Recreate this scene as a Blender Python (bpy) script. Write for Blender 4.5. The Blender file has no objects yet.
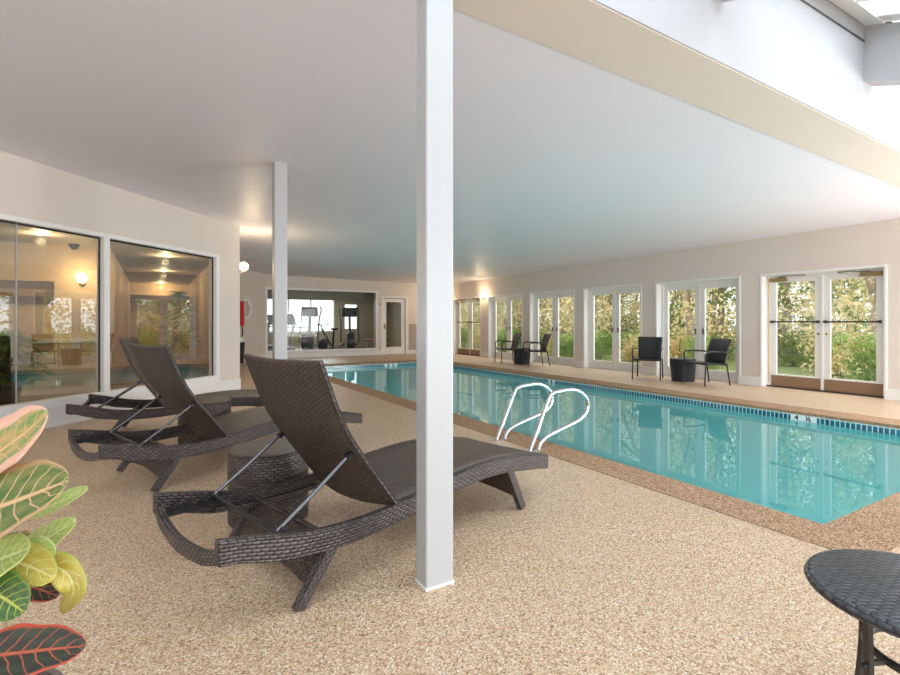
import bpy, bmesh, math, random
from mathutils import Vector, Matrix
random.seed(7)
PI = math.pi
S = bpy.context.scene
C = S.collection

# ------------------------------------------------------------------ camera, world, light, exposure
TH = math.atan(298/500)
cd = bpy.data.cameras.new('camera'); cam = bpy.data.objects.new('camera', cd); C.objects.link(cam)
cd.sensor_width = 36; cd.lens = 20.0; cd.shift_y = -15.0/900; cd.clip_start = .05; cd.clip_end = 300
cam.location = (0, 0, 1.2); cam.rotation_euler = (PI/2, 0, -TH)
S.camera = cam

W = bpy.data.worlds.new('world'); S.world = W; W.use_nodes = True
nt = W.node_tree; nt.nodes.clear()
bg = nt.nodes.new('ShaderNodeBackground'); wo = nt.nodes.new('ShaderNodeOutputWorld')
bg.inputs[0].default_value = (.90, .95, 1.0, 1); bg.inputs[1].default_value = 1.8
nt.links.new(bg.outputs[0], wo.inputs[0])

def area(name, loc, rot, sx, sy, power, col=(1, 1, 1)):
    l = bpy.data.lights.new(name, 'AREA'); l.shape = 'RECTANGLE'; l.size = sx; l.size_y = sy
    l.energy = power; l.color = col
    o = bpy.data.objects.new(name, l); C.objects.link(o); o.location = loc; o.rotation_euler = rot
    return o
# added fill lamps out of view, then daylight through the roof glass
area('rear_fill', (4.5, -6, 1.1), (math.radians(98), 0, 0), 13, 2.2, 150, (.95, .96, 1))  # upright fill behind the camera, added to lift ceiling and far walls
area('side_fill', (9.3, -.9, 1.15), (math.radians(82), 0, math.radians(58)), 3.6, 2.0, 400, (.97, .97, 1))  # fill added beside the view to brighten the left wall
area('skylight_daylight', (1.8, -.4, 5.2), (math.radians(14), 0, 0), 12, 3.4, 520, (.97, .97, 1))
for yy in (2.8, 8.2, 13.6):     # bright sky over the garden, falling in through the window wall
    area('garden_daylight', (12.4, yy, 4.9), (0, math.radians(43), 0), 3.0, 5.2, 230, (1, .99, .985))
S.cycles.diffuse_bounces = 8; S.cycles.max_bounces = 14; S.cycles.transparent_max_bounces = 16
S.view_settings.view_transform = 'Standard'; S.view_settings.look = 'None'
S.view_settings.exposure = 0.36; S.view_settings.gamma = 1; S.view_settings.use_curve_mapping = False

# ------------------------------------------------------------------ mesh helpers
class MB:
    def __init__(s, M=None):
        s.v = []; s.f = []; s.uv = []; s.M = M
    def add(s, vs, fs, uvs=None):
        n = len(s.v)
        s.v += [tuple(s.M @ Vector(p)) if s.M else tuple(p) for p in vs]
        for i, f in enumerate(fs):
            s.f.append(tuple(n+k for k in f))
            s.uv.append(uvs[i] if uvs else [(vs[k][0]+vs[k][1]*.61, vs[k][2]+vs[k][1]*.37) for k in f])
    def box(s, x0, x1, y0, y1, z0, z1):
        vs = [(x, y, z) for z in (z0, z1) for y in (y0, y1) for x in (x0, x1)]
        fs = [(0, 2, 3, 1), (4, 5, 7, 6), (0, 1, 5, 4), (2, 6, 7, 3), (0, 4, 6, 2), (1, 3, 7, 5)]
        def uvf(f):
            ps = [vs[k] for k in f]
            rng = [max(p[i] for p in ps)-min(p[i] for p in ps) for i in range(3)]
            a = rng.index(min(rng))
            return [tuple(p[i] for i in range(3) if i != a) for p in ps]
        s.add(vs, fs, [uvf(f) for f in fs]); return s
    def quad(s, a, b, c, d, uv=None):
        s.add([a, b, c, d], [(0, 1, 2, 3)], [uv] if uv else None); return s
    def prism(s, poly, z0, z1):
        n = len(poly); vs = [(p[0], p[1], z0) for p in poly]+[(p[0], p[1], z1) for p in poly]
        fs = [tuple(range(n))[::-1], tuple(range(n, 2*n))]
        uv = [[poly[k] for k in fs[0]], [poly[k-n] for k in fs[1]]]
        L = 0
        for i in range(n):
            j = (i+1) % n; l = math.dist(poly[i], poly[j])
            fs.append((i, j, n+j, n+i)); uv.append([(L, z0), (L+l, z0), (L+l, z1), (L, z1)]); L += l
        s.add(vs, fs, uv); return s
    def sweep(s, path, sec, closed=False, cap=True, up=(0, 0, 1)):
        # sec: list of 2D points (side, up)
        P = [Vector(p) for p in path]; n = len(P); m = len(sec); rings = []; L = 0; Ls = []
        per = [0]
        for j in range(m): per.append(per[-1]+math.dist(sec[j], sec[(j+1) % m]))
        prev = None
        for i in range(n):
            if closed: t = P[(i+1) % n]-P[i-1]
            else: t = P[min(i+1, n-1)]-P[max(i-1, 0)]
            t.normalize()
            u = Vector(up) if prev is None else prev
            sd = t.cross(u)
            if sd.length < 1e-3: sd = t.cross(Vector((1, 0, 0)) if abs(t.x) < .9 else Vector((0, 1, 0)))
            sd.normalize(); uu = sd.cross(t).normalized(); prev = uu
            rings.append([tuple(P[i]+sd*a+uu*b) for a, b in sec])
            if i: L += (P[i]-P[i-1]).length
            Ls.append(L)
        vs = [p for r in rings for p in r]; fs = []; uv = []
        for i in range(n if closed else n-1):
            k = (i+1) % n; l0 = Ls[i]; l1 = Ls[k] if k else Ls[-1]+(P[0]-P[-1]).length
            for j in range(m):
                q = (j+1) % m
                fs.append((i*m+j, i*m+q, k*m+q, k*m+j))
                uv.append([(l0, per[j]), (l0, per[j+1]), (l1, per[j+1]), (l1, per[j])])
        if cap and not closed:
            fs.append(tuple(range(m))[::-1]); uv.append([sec[j] for j in range(m)][::-1])
            fs.append(tuple((n-1)*m+j for j in range(m))); uv.append([sec[j] for j in range(m)])
        s.add(vs, fs, uv); return s
    def tube(s, path, r, k=10, closed=False, up=(0, 0, 1)):
        return s.sweep(path, [(r*math.cos(2*PI*j/k), r*math.sin(2*PI*j/k)) for j in range(k)], closed, True, up)
    def bar(s, path, w, h, up=(0, 0, 1)):
        return s.sweep(path, [(-w/2, -h/2), (w/2, -h/2), (w/2, h/2), (-w/2, h/2)], False, True, up)
    def lathe(s, prof, k=32, cx=0, cy=0, cz=0):
        n = len(prof); vs = []; fs = []; uv = []; L = [0]
        for i in range(1, n): L.append(L[-1]+math.dist(prof[i], prof[i-1]))
        R = max(p[0] for p in prof)
        for r, z in prof:
            for j in range(k):
                a = 2*PI*j/k; vs.append((cx+r*math.cos(a), cy+r*math.sin(a), cz+z))
        for i in range(n-1):
            for j in range(k):
                q = (j+1) % k; fs.append((i*k+j, i*k+q, (i+1)*k+q, (i+1)*k+j))
                a0 = 2*PI*R*j/k; a1 = 2*PI*R*(j+1)/k
                uv.append([(a0, L[i]), (a1, L[i]), (a1, L[i+1]), (a0, L[i+1])])
        fs.append(tuple(range(k))[::-1]); uv.append([(prof[0][0]*math.cos(2*PI*j/k), prof[0][0]*math.sin(2*PI*j/k)) for j in range(k)][::-1])
        fs.append(tuple((n-1)*k+j for j in range(k))); uv.append([(prof[-1][0]*math.cos(2*PI*j/k), prof[-1][0]*math.sin(2*PI*j/k)) for j in range(k)])
        s.add(vs, fs, uv); return s
    def grid(s, fn, nu, nv, uvfn=None):
        vs = [fn(i/nu, j/nv) for i in range(nu+1) for j in range(nv+1)]; fs = []; uv = []
        for i in range(nu):
            for j in range(nv):
                a = i*(nv+1)+j; fs.append((a, a+nv+1, a+nv+2, a+1))
                uf = uvfn or (lambda x, y: (x, y))
                uv.append([uf(i/nu, j/nv), uf((i+1)/nu, j/nv), uf((i+1)/nu, (j+1)/nv), uf(i/nu, (j+1)/nv)])
        s.add(vs, fs, uv); return s
    def build(s, name, mat, parent=None, smooth=False, bevel=0, kind=None, solid=0):
        me = bpy.data.meshes.new(name); me.from_pydata(s.v, [], s.f)
        ul = me.uv_layers.new(name='UVMap'); i = 0
        for u in s.uv:
            for c in u: ul.data[i].uv = (c[0], c[1]); i += 1
        me.materials.append(mat)
        if smooth:
            for p in me.polygons: p.use_smooth = True
            me.set_sharp_from_angle(angle=math.radians(42))
        me.update()
        o = bpy.data.objects.new(name, me); C.objects.link(o)
        if parent: o.parent = parent
        if solid:
            m = o.modifiers.new('s', 'SOLIDIFY'); m.thickness = solid; m.offset = 0
        if bevel:
            m = o.modifiers.new('b', 'BEVEL'); m.width = bevel; m.segments = 2; m.limit_method = 'ANGLE'
        if kind: o['kind'] = kind
        return o

def smooth_path(pts, n=6):
    P = [Vector(p) for p in pts]; out = []
    for i in range(len(P)-1):
        p0 = P[max(i-1, 0)]; p1 = P[i]; p2 = P[i+1]; p3 = P[min(i+2, len(P)-1)]
        for k in range(n):
            t = k/n
            out.append(.5*((2*p1)+(p2-p0)*t+(2*p0-5*p1+4*p2-p3)*t*t+(3*p1-p0-3*p2+p3)*t**3))
    out.append(P[-1]); return out

def empty(name, loc=(0, 0, 0), rz=0, label=None, cat=None, group=None, kind=None):
    o = bpy.data.objects.new(name, None); C.objects.link(o); o.location = loc; o.rotation_euler = (0, 0, rz)
    o.empty_display_size = .1
    return tag(o, label, cat, group, kind)
def tag(o, label=None, cat=None, group=None, kind=None):
    if label: o['label'] = label
    if cat: o['category'] = cat
    if group: o['group'] = group
    if kind: o['kind'] = kind
    return o
def copy_tree(o, parent=None):
    kids = [c for c in list(C.objects) if c.parent == o]
    c = o.copy(); C.objects.link(c)
    if parent: c.parent = parent
    for k in kids: copy_tree(k, c)
    return c

# ------------------------------------------------------------------ materials
def mat(name, col, rough=.6, metal=0, spec=.5, emit=None, estr=0):
    m = bpy.data.materials.new(name); m.use_nodes = True
    b = m.node_tree.nodes['Principled BSDF']
    b.inputs['Base Color'].default_value = (*col, 1); b.inputs['Roughness'].default_value = rough
    b.inputs['Metallic'].default_value = metal; b.inputs['Specular IOR Level'].default_value = spec
    if emit:
        b.inputs['Emission Color'].default_value = (*emit, 1); b.inputs['Emission Strength'].default_value = estr
    return m
def N(m, t, **kw):
    n = m.node_tree.nodes.new(t)
    for k, v in kw.items(): setattr(n, k, v)
    return n
def L(m, a, b): m.node_tree.links.new(a, b)
def BS(m): return m.node_tree.nodes['Principled BSDF']
def ramp(m, stops, interp='LINEAR'):
    r = N(m, 'ShaderNodeValToRGB'); r.color_ramp.interpolation = interp
    e = r.color_ramp.elements
    while len(e) < len(stops): e.new(.5)
    for i, (p, c) in enumerate(stops): e[i].position = p; e[i].color = (*c, 1)
    return r

def paint(name, col, rough=.6, bump=.02, scale=60, spec=.3):
    m = mat(name, col, rough, spec=spec)
    tc = N(m, 'ShaderNodeTexCoord'); n = N(m, 'ShaderNodeTexNoise'); n.inputs['Scale'].default_value = scale
    n.inputs['Detail'].default_value = 3
    L(m, tc.outputs['Object'], n.inputs['Vector'])
    b = N(m, 'ShaderNodeBump'); b.inputs['Strength'].default_value = bump*5; b.inputs['Distance'].default_value = .002
    L(m, n.outputs['Fac'], b.inputs['Height']); L(m, b.outputs[0], BS(m).inputs['Normal'])
    return m

def pebble(name, stops, scale=150, rough=.5, spec=.3, tint=None):
    m = mat(name, (.5, .4, .3), rough, spec=spec)
    tc = N(m, 'ShaderNodeTexCoord')
    v = N(m, 'ShaderNodeTexVoronoi'); v.inputs['Scale'].default_value = scale
    L(m, tc.outputs['Object'], v.inputs['Vector'])
    sep = N(m, 'ShaderNodeSeparateColor'); L(m, v.outputs['Color'], sep.inputs[0])
    r = ramp(m, stops); L(m, sep.outputs[0], r.inputs[0])
    n = N(m, 'ShaderNodeTexNoise'); n.inputs['Scale'].default_value = 1.3; n.inputs['Detail'].default_value = 4
    L(m, tc.outputs['Object'], n.inputs['Vector'])
    hs = N(m, 'ShaderNodeHueSaturation'); L(m, r.outputs[0], hs.inputs['Color'])
    mp = N(m, 'ShaderNodeMapRange'); mp.inputs['To Min'].default_value = .92; mp.inputs['To Max'].default_value = 1.08
    L(m, n.outputs['Fac'], mp.inputs['Value']); L(m, mp.outputs[0], hs.inputs['Value'])
    # crevices between pebbles
    mr = N(m, 'ShaderNodeMapRange'); mr.inputs['From Max'].default_value = .7; mr.inputs['To Min'].default_value = 1.05; mr.inputs['To Max'].default_value = .72
    L(m, v.outputs['Distance'], mr.inputs['Value'])
    mx = N(m, 'ShaderNodeMix', data_type='RGBA', blend_type='MULTIPLY'); mx.inputs[0].default_value = 1
    L(m, hs.outputs[0], mx.inputs[6]); L(m, mr.outputs[0], mx.inputs[7])
    L(m, mx.outputs[2], BS(m).inputs['Base Color'])
    b = N(m, 'ShaderNodeBump', invert=True); b.inputs['Strength'].default_value = .35; b.inputs['Distance'].default_value = .003
    L(m, v.outputs['Distance'], b.inputs['Height']); L(m, b.outputs[0], BS(m).inputs['Normal'])
    return m

def wicker(name, c1, c2, gap, bw=.03, bh=.009, shift=.5, rot=0, rough=.42, bump=1.0, spec=.5):
    """flat strands woven over and under: every row is moved on by `shift` of a strand"""
    m = mat(name, c1, rough, spec=spec)
    uv = N(m, 'ShaderNodeTexCoord'); mp = N(m, 'ShaderNodeMapping'); mp.inputs['Rotation'].default_value = (0, 0, rot)
    L(m, uv.outputs['UV'], mp.inputs['Vector']); sp = N(m, 'ShaderNodeSeparateXYZ'); L(m, mp.outputs[0], sp.inputs[0])
    def mth(op, a, b=None, c=None):
        n = N(m, 'ShaderNodeMath', operation=op)
        for i, q in enumerate((a, b, c)):
            if q is None: continue
            if isinstance(q, (int, float)): n.inputs[i].default_value = q
            else: L(m, q, n.inputs[i])
        return n.outputs[0]
    yy = mth('DIVIDE', sp.outputs[1], bh); row = mth('FLOOR', yy); fy = mth('SINE', mth('MULTIPLY', mth('FRACT', yy), PI))
    xx = mth('MULTIPLY_ADD', row, shift, mth('DIVIDE', sp.outputs[0], bw)); hx = mth('ABSOLUTE', mth('SINE', mth('MULTIPLY', xx, PI)))
    h = mth('MULTIPLY', mth('POWER', fy, .5), mth('POWER', hx, .45))
    wn = N(m, 'ShaderNodeTexWhiteNoise', noise_dimensions='2D'); cb = N(m, 'ShaderNodeCombineXYZ'); L(m, mth('FLOOR', xx), cb.inputs[0]); L(m, row, cb.inputs[1]); L(m, cb.outputs[0], wn.inputs['Vector'])
    cm = N(m, 'ShaderNodeMix', data_type='RGBA'); L(m, wn.outputs['Value'], cm.inputs[0]); cm.inputs[6].default_value = (*c1, 1); cm.inputs[7].default_value = (*c2, 1)
    gm = N(m, 'ShaderNodeMix', data_type='RGBA'); mr = N(m, 'ShaderNodeMapRange'); mr.inputs['From Min'].default_value = .25; mr.inputs['From Max'].default_value = .8
    L(m, h, mr.inputs['Value']); L(m, mr.outputs[0], gm.inputs[0]); gm.inputs[6].default_value = (*gap, 1); L(m, cm.outputs[2], gm.inputs[7])
    L(m, gm.outputs[2], BS(m).inputs['Base Color'])
    bp = N(m, 'ShaderNodeBump'); bp.inputs['Strength'].default_value = min(1, bump); bp.inputs['Distance'].default_value = .004*max(1, bump)
    L(m, h, bp.inputs['Height']); L(m, bp.outputs[0], BS(m).inputs['Normal'])
    return m

def glass(name, refl=.1, tint=(1, 1, 1), fres=True, rough=0):
    m = bpy.data.materials.new(name); m.use_nodes = True; t = m.node_tree; t.nodes.clear()
    o = t.nodes.new('ShaderNodeOutputMaterial'); mx = t.nodes.new('ShaderNodeMixShader')
    tr = t.nodes.new('ShaderNodeBsdfTransparent'); tr.inputs[0].default_value = (*tint, 1)
    gl = t.nodes.new('ShaderNodeBsdfGlossy'); gl.inputs['Roughness'].default_value = rough
    if fres:
        fr = t.nodes.new('ShaderNodeFresnel'); fr.inputs['IOR'].default_value = 1.45
        ge = t.nodes.new('ShaderNodeNewGeometry'); mr = t.nodes.new('ShaderNodeMapRange'); mr.inputs['To Min'].default_value = 1.45; mr.inputs['To Max'].default_value = 1/1.45
        t.links.new(ge.outputs['Backfacing'], mr.inputs['Value']); t.links.new(mr.outputs[0], fr.inputs['IOR'])
        ad = t.nodes.new('ShaderNodeMath'); ad.operation = 'MULTIPLY_ADD'; ad.inputs[1].default_value = 1.2; ad.inputs[2].default_value = refl
        ad.use_clamp = True
        t.links.new(fr.outputs[0], ad.inputs[0]); t.links.new(ad.outputs[0], mx.inputs[0])
    else: mx.inputs[0].default_value = refl
    t.links.new(tr.outputs[0], mx.inputs[1]); t.links.new(gl.outputs[0], mx.inputs[2]); t.links.new(mx.outputs[0], o.inputs[0])
    return m

M = {}
M['wall'] = paint('warm beige wall paint', (.735, .66, .60), .6)
M['wall_left'] = M['wall']
M['white'] = paint('white painted trim', (.84, .83, .81), .35, spec=.4)
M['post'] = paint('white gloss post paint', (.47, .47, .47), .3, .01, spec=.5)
M['ceil'] = paint('pale grey ceiling paint', (.80, .79, .875), .45, .02, 30, spec=.3)
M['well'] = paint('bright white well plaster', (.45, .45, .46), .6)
M['deck'] = pebble('tan pebble deck', [(0, (.22, .11, .06)), (.10, (.46, .27, .15)), (.4, (.70, .465, .275)), (.75, (.83, .60, .39)), (.93, (.92, .76, .58)), (1, (.96, .90, .83))], 170, rough=.38, spec=.45)
M['coping'] = pebble('brown pebble coping', [(0, (.13, .07, .04)), (.2, (.34, .19, .105)), (.55, (.50, .30, .175)), (.85, (.62, .41, .26)), (1, (.78, .60, .43))], 150, rough=.85, spec=.1)
M['wick_rail'] = wicker('brown grey flat woven rattan', (.055, .040, .036), (.12, .092, .084), (.008, .006, .005), .036, .0135, .5, bump=1.2, rough=.34)
M['wick_seat'] = wicker('dark twill woven rattan', (.055, .037, .027), (.13, .09, .066), (.009, .006, .005), .022, .011, .25, bump=1.2, rough=.38)
M['wick_stool'] = wicker('woven rattan stool', (.055, .040, .034), (.12, .092, .080), (.008, .006, .005), .042, .0165, .5, bump=1.2)
M['wick_black'] = wicker('charcoal woven resin', (.024, .026, .032), (.045, .047, .055), (.008, .008, .009), .02, .010, .5, spec=.4)
M['wick_table'] = wicker('charcoal flat woven resin', (.035, .038, .046), (.075, .080, .094), (.008, .008, .010), .034, .0145, .5, rough=.3, spec=.5)
M['dk_metal'] = mat('dark bronze metal', (.05, .043, .04), .35, .3)
M['bk_metal'] = mat('black metal', (.02, .02, .022), .35, .3)
M['strut'] = mat('satin grey steel', (.15, .155, .165), .25, .9)
M['chrome'] = mat('brushed stainless steel', (.60, .61, .62), .22, 1)
M['brass'] = mat('aged brass', (.38, .27, .12), .35, .9)
M['kick'] = mat('brown kick plate', (.32, .20, .12), .45, .2)
M['gold'] = mat('brass weather strip', (.65, .48, .2), .35, .6)
M['glass'] = glass('window glass', 0.0, (.97, .98, .975))
M['glass_roof'] = glass('tinted roof glass', .0, (.55, .64, .69))
M['glass_left'] = glass('lobby window glass', .20, (.84, .87, .83))
M['glass_gym'] = glass('gym window glass', .008, (.92, .95, .93), fres=False)
M['black'] = mat('black', (.012, .012, .014), .5)
M['grey_dk'] = mat('dark grey plastic', (.06, .065, .07), .4)
M['grey_lt'] = mat('silver plastic', (.45, .46, .47), .35, .3)
M['screen'] = mat('black screen', (.02, .024, .03), .15)
M['tan'] = mat('tan carpet', (.36, .26, .17), .9)
M['gym_floor'] = mat('dark rubber floor', (.10, .105, .11), .7)
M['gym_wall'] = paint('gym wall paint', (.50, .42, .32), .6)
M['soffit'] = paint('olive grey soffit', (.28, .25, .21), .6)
M['lobby_wall'] = paint('peach lobby wall', (.66, .47, .30), .6)
M['lobby_ceil'] = paint('lobby ceiling', (.42, .33, .25), .6)
M['lobby_floor'] = mat('lobby floor', (.16, .10, .07), .4)
M['wood'] = mat('dark walnut frame', (.10, .05, .03), .4)
M['lamp'] = mat('lit lamp globe', (1, .9, .75), .4, emit=(1, .82, .55), estr=9)
M['down'] = mat('lit downlight lens', (1, .9, .7), .4, emit=(1, .86, .6), estr=7)
M['red'] = mat('red rescue tube', (.65, .03, .02), .45)
M['ringwhite'] = mat('white ring buoy', (.85, .83, .80), .45)
M['terracotta'] = mat('glazed pot', (.16, .13, .11), .35)
M['soil'] = mat('potting soil', (.05, .035, .025), .9)
M['bark'] = paint('tree bark', (.34, .27, .22), .9, .2, 12)
M['grass'] = paint('leafy ground', (.22, .26, .10), .9, .1, 6)
M['tilewhite'] = mat('white depth tile', (.85, .86, .86), .2)

def leafmat(name, c1, c2):
    m = mat(name, c1, .5); oi = N(m, 'ShaderNodeTexCoord'); n = N(m, 'ShaderNodeTexNoise'); n.inputs['Scale'].default_value = 2.2
    L(m, oi.outputs['Object'], n.inputs['Vector']); r = ramp(m, [(.35, c1), (.65, c2)]); L(m, n.outputs['Fac'], r.inputs[0])
    L(m, r.outputs[0], BS(m).inputs['Base Color'])
    tr = N(m, 'ShaderNodeBsdfTranslucent'); L(m, r.outputs[0], tr.inputs[0]); mx = N(m, 'ShaderNodeMixShader'); mx.inputs[0].default_value = .45
    out = m.node_tree.nodes['Material Output']; L(m, BS(m).outputs[0], mx.inputs[1]); L(m, tr.outputs[0], mx.inputs[2]); L(m, mx.outputs[0], out.inputs[0])
    return m
M['leaf_g'] = leafmat('fresh green leaves', (.16, .28, .06), (.36, .46, .14))
M['leaf_y'] = leafmat('yellow autumn leaves', (.68, .54, .26), (.84, .74, .46))
M['leaf_d'] = leafmat('deep green leaves', (.14, .26, .07), (.30, .42, .13))
M['leaf_p'] = leafmat('palm leaves', (.05, .12, .03), (.12, .22, .06))

# pool plaster and tiles
M['plaster'] = paint('pale turquoise pool plaster', (.55, .88, .87), .6)
def tilemat():
    m = mat('blue mosaic tiles', (.02, .12, .2), .15)
    uv = N(m, 'ShaderNodeTexCoord'); b = N(m, 'ShaderNodeTexBrick'); b.offset = 0; b.inputs['Scale'].default_value = 1
    b.inputs['Brick Width'].default_value = .055; b.inputs['Row Height'].default_value = .08; b.inputs['Mortar Size'].default_value = .006
    b.inputs['Color1'].default_value = (.012, .10, .17, 1); b.inputs['Color2'].default_value = (.02, .17, .24, 1); b.inputs['Mortar'].default_value = (.55, .75, .75, 1)
    L(m, uv.outputs['UV'], b.inputs['Vector']); L(m, b.outputs['Color'], BS(m).inputs['Base Color']); return m
M['tiles'] = tilemat()
def watermat():
    m = bpy.data.materials.new('clear pool water'); m.use_nodes = True; t = m.node_tree; t.nodes.clear()
    o = t.nodes.new('ShaderNodeOutputMaterial'); mx = t.nodes.new('ShaderNodeMixShader')
    tr = t.nodes.new('ShaderNodeBsdfTransparent'); tr.inputs[0].default_value = (.62, .94, .935, 1)
    gl = t.nodes.new('ShaderNodeBsdfGlossy'); gl.inputs['Roughness'].default_value = .0
    fr = t.nodes.new('ShaderNodeFresnel'); fr.inputs['IOR'].default_value = 1.36
    tc = t.nodes.new('ShaderNodeTexCoord'); n = t.nodes.new('ShaderNodeTexNoise'); n.inputs['Scale'].default_value = 1.6; n.inputs['Detail'].default_value = 2
    bp = t.nodes.new('ShaderNodeBump'); bp.inputs['Strength'].default_value = .10; bp.inputs['Distance'].default_value = .012
    t.links.new(tc.outputs['Object'], n.inputs['Vector']); t.links.new(n.outputs['Fac'], bp.inputs['Height'])
    t.links.new(bp.outputs[0], gl.inputs['Normal']); t.links.new(bp.outputs[0], fr.inputs['Normal'])
    t.links.new(fr.outputs[0], mx.inputs[0]); t.links.new(tr.outputs[0], mx.inputs[1]); t.links.new(gl.outputs[0], mx.inputs[2]); t.links.new(mx.outputs[0], o.inputs[0])
    return m
M['water'] = watermat()

# ------------------------------------------------------------------ the room shell
XW = 9.85                       # inner face of the window wall
YF = 17.3                       # inner face of the gym wall
PX0, PX1, PY0, PY1 = 3.42, 7.45, 1.41, 13.85   # pool water edge
CO = .34                        # coping width
def zc(x, y): return 3.041-.021*x-.010*y
BY0, BY1 = 1.96, 2.42           # beam over the front posts

fl = MB()
ox0, ox1, oy0, oy1 = PX0-CO, PX1+.46, PY0-CO, PY1+CO
for a in [(-9, ox0, -2.6, 18), (ox1, XW+.3, -2.6, 18), (ox0, ox1, -2.6, oy0), (ox0, ox1, oy1, 18)]:
    fl.box(a[0], a[1], a[2], a[3], -.2, 0)
fl.build('floor', M['deck'], kind='structure')

# ceiling (slightly tilted plane, with thickness) from the beam to the far walls
def slab(pts, th, name, m, zf):
    mb = MB(); n = len(pts)
    vs = [(x, y, zf(x, y)) for x, y in pts]+[(x, y, zf(x, y)+th) for x, y in pts]
    fs = [tuple(range(n))[::-1], tuple(range(n, 2*n))]+[(i, (i+1) % n, n+(i+1) % n, n+i) for i in range(n)]
    mb.add(vs, fs); return mb.build(name, m, kind='structure')
slab([(-7.5, BY1-.02), (XW+.35, BY1-.02), (XW+.35, YF+.2), (-2, YF+.2)], .15, 'ceiling', M['ceil'], zc)
# beam
mb = MB()
vs = []
for x in (-8, XW+.3):
    z = zc(x, 2.2)-.012
    vs += [(x, BY0, z), (x, BY1, z), (x, BY1, 4.2), (x, BY0, 4.2)]
mb.add(vs, [(0, 1, 2, 3), (7, 6, 5, 4), (0, 4, 5, 1), (1, 5, 6, 2), (2, 6, 7, 3), (3, 7, 4, 0)])
mb.build('trim_1', M['wall'], kind='structure')
# bright white upstand of the well, applied on the near face of the beam
mb = MB(); vs = []
for x in (-8, XW+.3):
    z = zc(x, 2.2)-.006
    vs += [(x, BY0-.012, z), (x, BY0, z), (x, BY0, 4.2), (x, BY0-.012, 4.2)]
mb.add(vs, [(0, 1, 2, 3), (7, 6, 5, 4), (0, 4, 5, 1), (1, 5, 6, 2), (2, 6, 7, 3), (3, 7, 4, 0)])
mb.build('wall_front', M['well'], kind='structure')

# glazed sloping roof over the camera side: rafters, panes and bars
SL = .375
YE = -2.4
def zr(y, z0): return z0-SL*(BY0-y)
rx = [-6.1, -3.85, -1.52, .81, 3.14, 5.47, 7.80]
for i, x in enumerate(rx):
    mb = MB(); vs = []
    for y in (BY0-.012, YE):
        for (dx, z) in ((0, 3.36), (.165, 3.36), (.165, 3.86), (0, 3.86)): vs.append((x+dx, y, zr(y, z)))
    mb.add(vs, [(0, 1, 2, 3), (7, 6, 5, 4), (0, 4, 5, 1), (1, 5, 6, 2), (2, 6, 7, 3), (3, 7, 4, 0)])
    mb.build('rafter', M['well'], kind='structure')
for i in range(len(rx)):
    xa = rx[i]+.165; xb = (rx[i+1] if i+1 < len(rx) else XW+.2)
    rt = empty('window_%d' % (20+i), kind='structure')
    fr = MB()
    def slope_bar(x0, x1, ya, yb, za, zb):
        vs = []
        for y in (ya, yb):
            for (x, z) in ((x0, za), (x1, za), (x1, zb), (x0, zb)): vs.append((x, y, zr(y, z)))
        fr.add(vs, [(0, 1, 2, 3), (7, 6, 5, 4), (0, 4, 5, 1), (1, 5, 6, 2), (2, 6, 7, 3), (3, 7, 4, 0)])
    slope_bar(xb-.17, xb, BY0-.02, YE, 3.87, 3.97); slope_bar(xa, xa+.17, BY0-.02, YE, 3.87, 3.97)
    slope_bar(xa, xb, BY0-.02, BY0-.16, 3.86, 3.97)
    nb = 5; w = (xb-xa-.34)/nb
    for k in range(1, nb): slope_bar(xa+.17+k*w-.035, xa+.17+k*w+.035, BY0-.16, YE, 3.88, 3.96)
    slope_bar(xa, xb, -.3, -.4, 3.87, 3.97)
    fr.build('window_frame', M['white'], rt)
    gm = MB(); vs = [(x, y, zr(y, 3.93)) for y in (BY0-.1, YE) for x in (xa+.05, xb-.05)]
    gm.add(vs, [(0, 1, 3, 2)]); gm.build('glass', M['glass_roof'], rt)
    # grey shadow-gap bead where the well lining ends
    bd = MB(); bd.box(xa, xb, BY0-.02, BY0-.012, 3.708, 3.721); bd.build('bead', M['strut'], rt)

# ---- window wall with its bays
bays = [(-1.6, .25, 'w'), (1.02, 2.82, 'w'), (3.24, 5.07, 'd'), (5.50, 7.35, 'w'), (7.78, 9.57, 'w'), (9.96, 11.78, 'w'), (12.17, 13.95, 'w'), (14.47, 16.27, 'd')]
HT = 2.08
wl = MB(); y = -2.6
def wpart(y0, y1, z0, z1t=None):
    # box with sloping top just above the ceiling
    vs = []
    for yy in (y0, y1):
        zt = 3.02-.0*yy
        vs += [(XW, yy, z0), (XW+.28, yy, z0), (XW+.28, yy, zt), (XW, yy, zt)]
    wl.add(vs, [(3, 2, 1, 0), (4, 5, 6, 7), (1, 5, 4, 0), (2, 6, 5, 1), (3, 7, 6, 2), (0, 4, 7, 3)])
for (a, b, k) in bays:
    wpart(y, a, 0); wpart(a, b, HT); y = b
wpart(y, YF+.2, 0)
wl.build('wall_right', M['wall'], kind='structure')
bb = MB(); y = -2.6
for (a, b, k) in bays:
    bb.box(XW-.018, XW, y, a, 0, .17); y = b
bb.box(XW-.018, XW, y, YF, 0, .17); bb.build('baseboard_right', M['white'], kind='structure')
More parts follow.
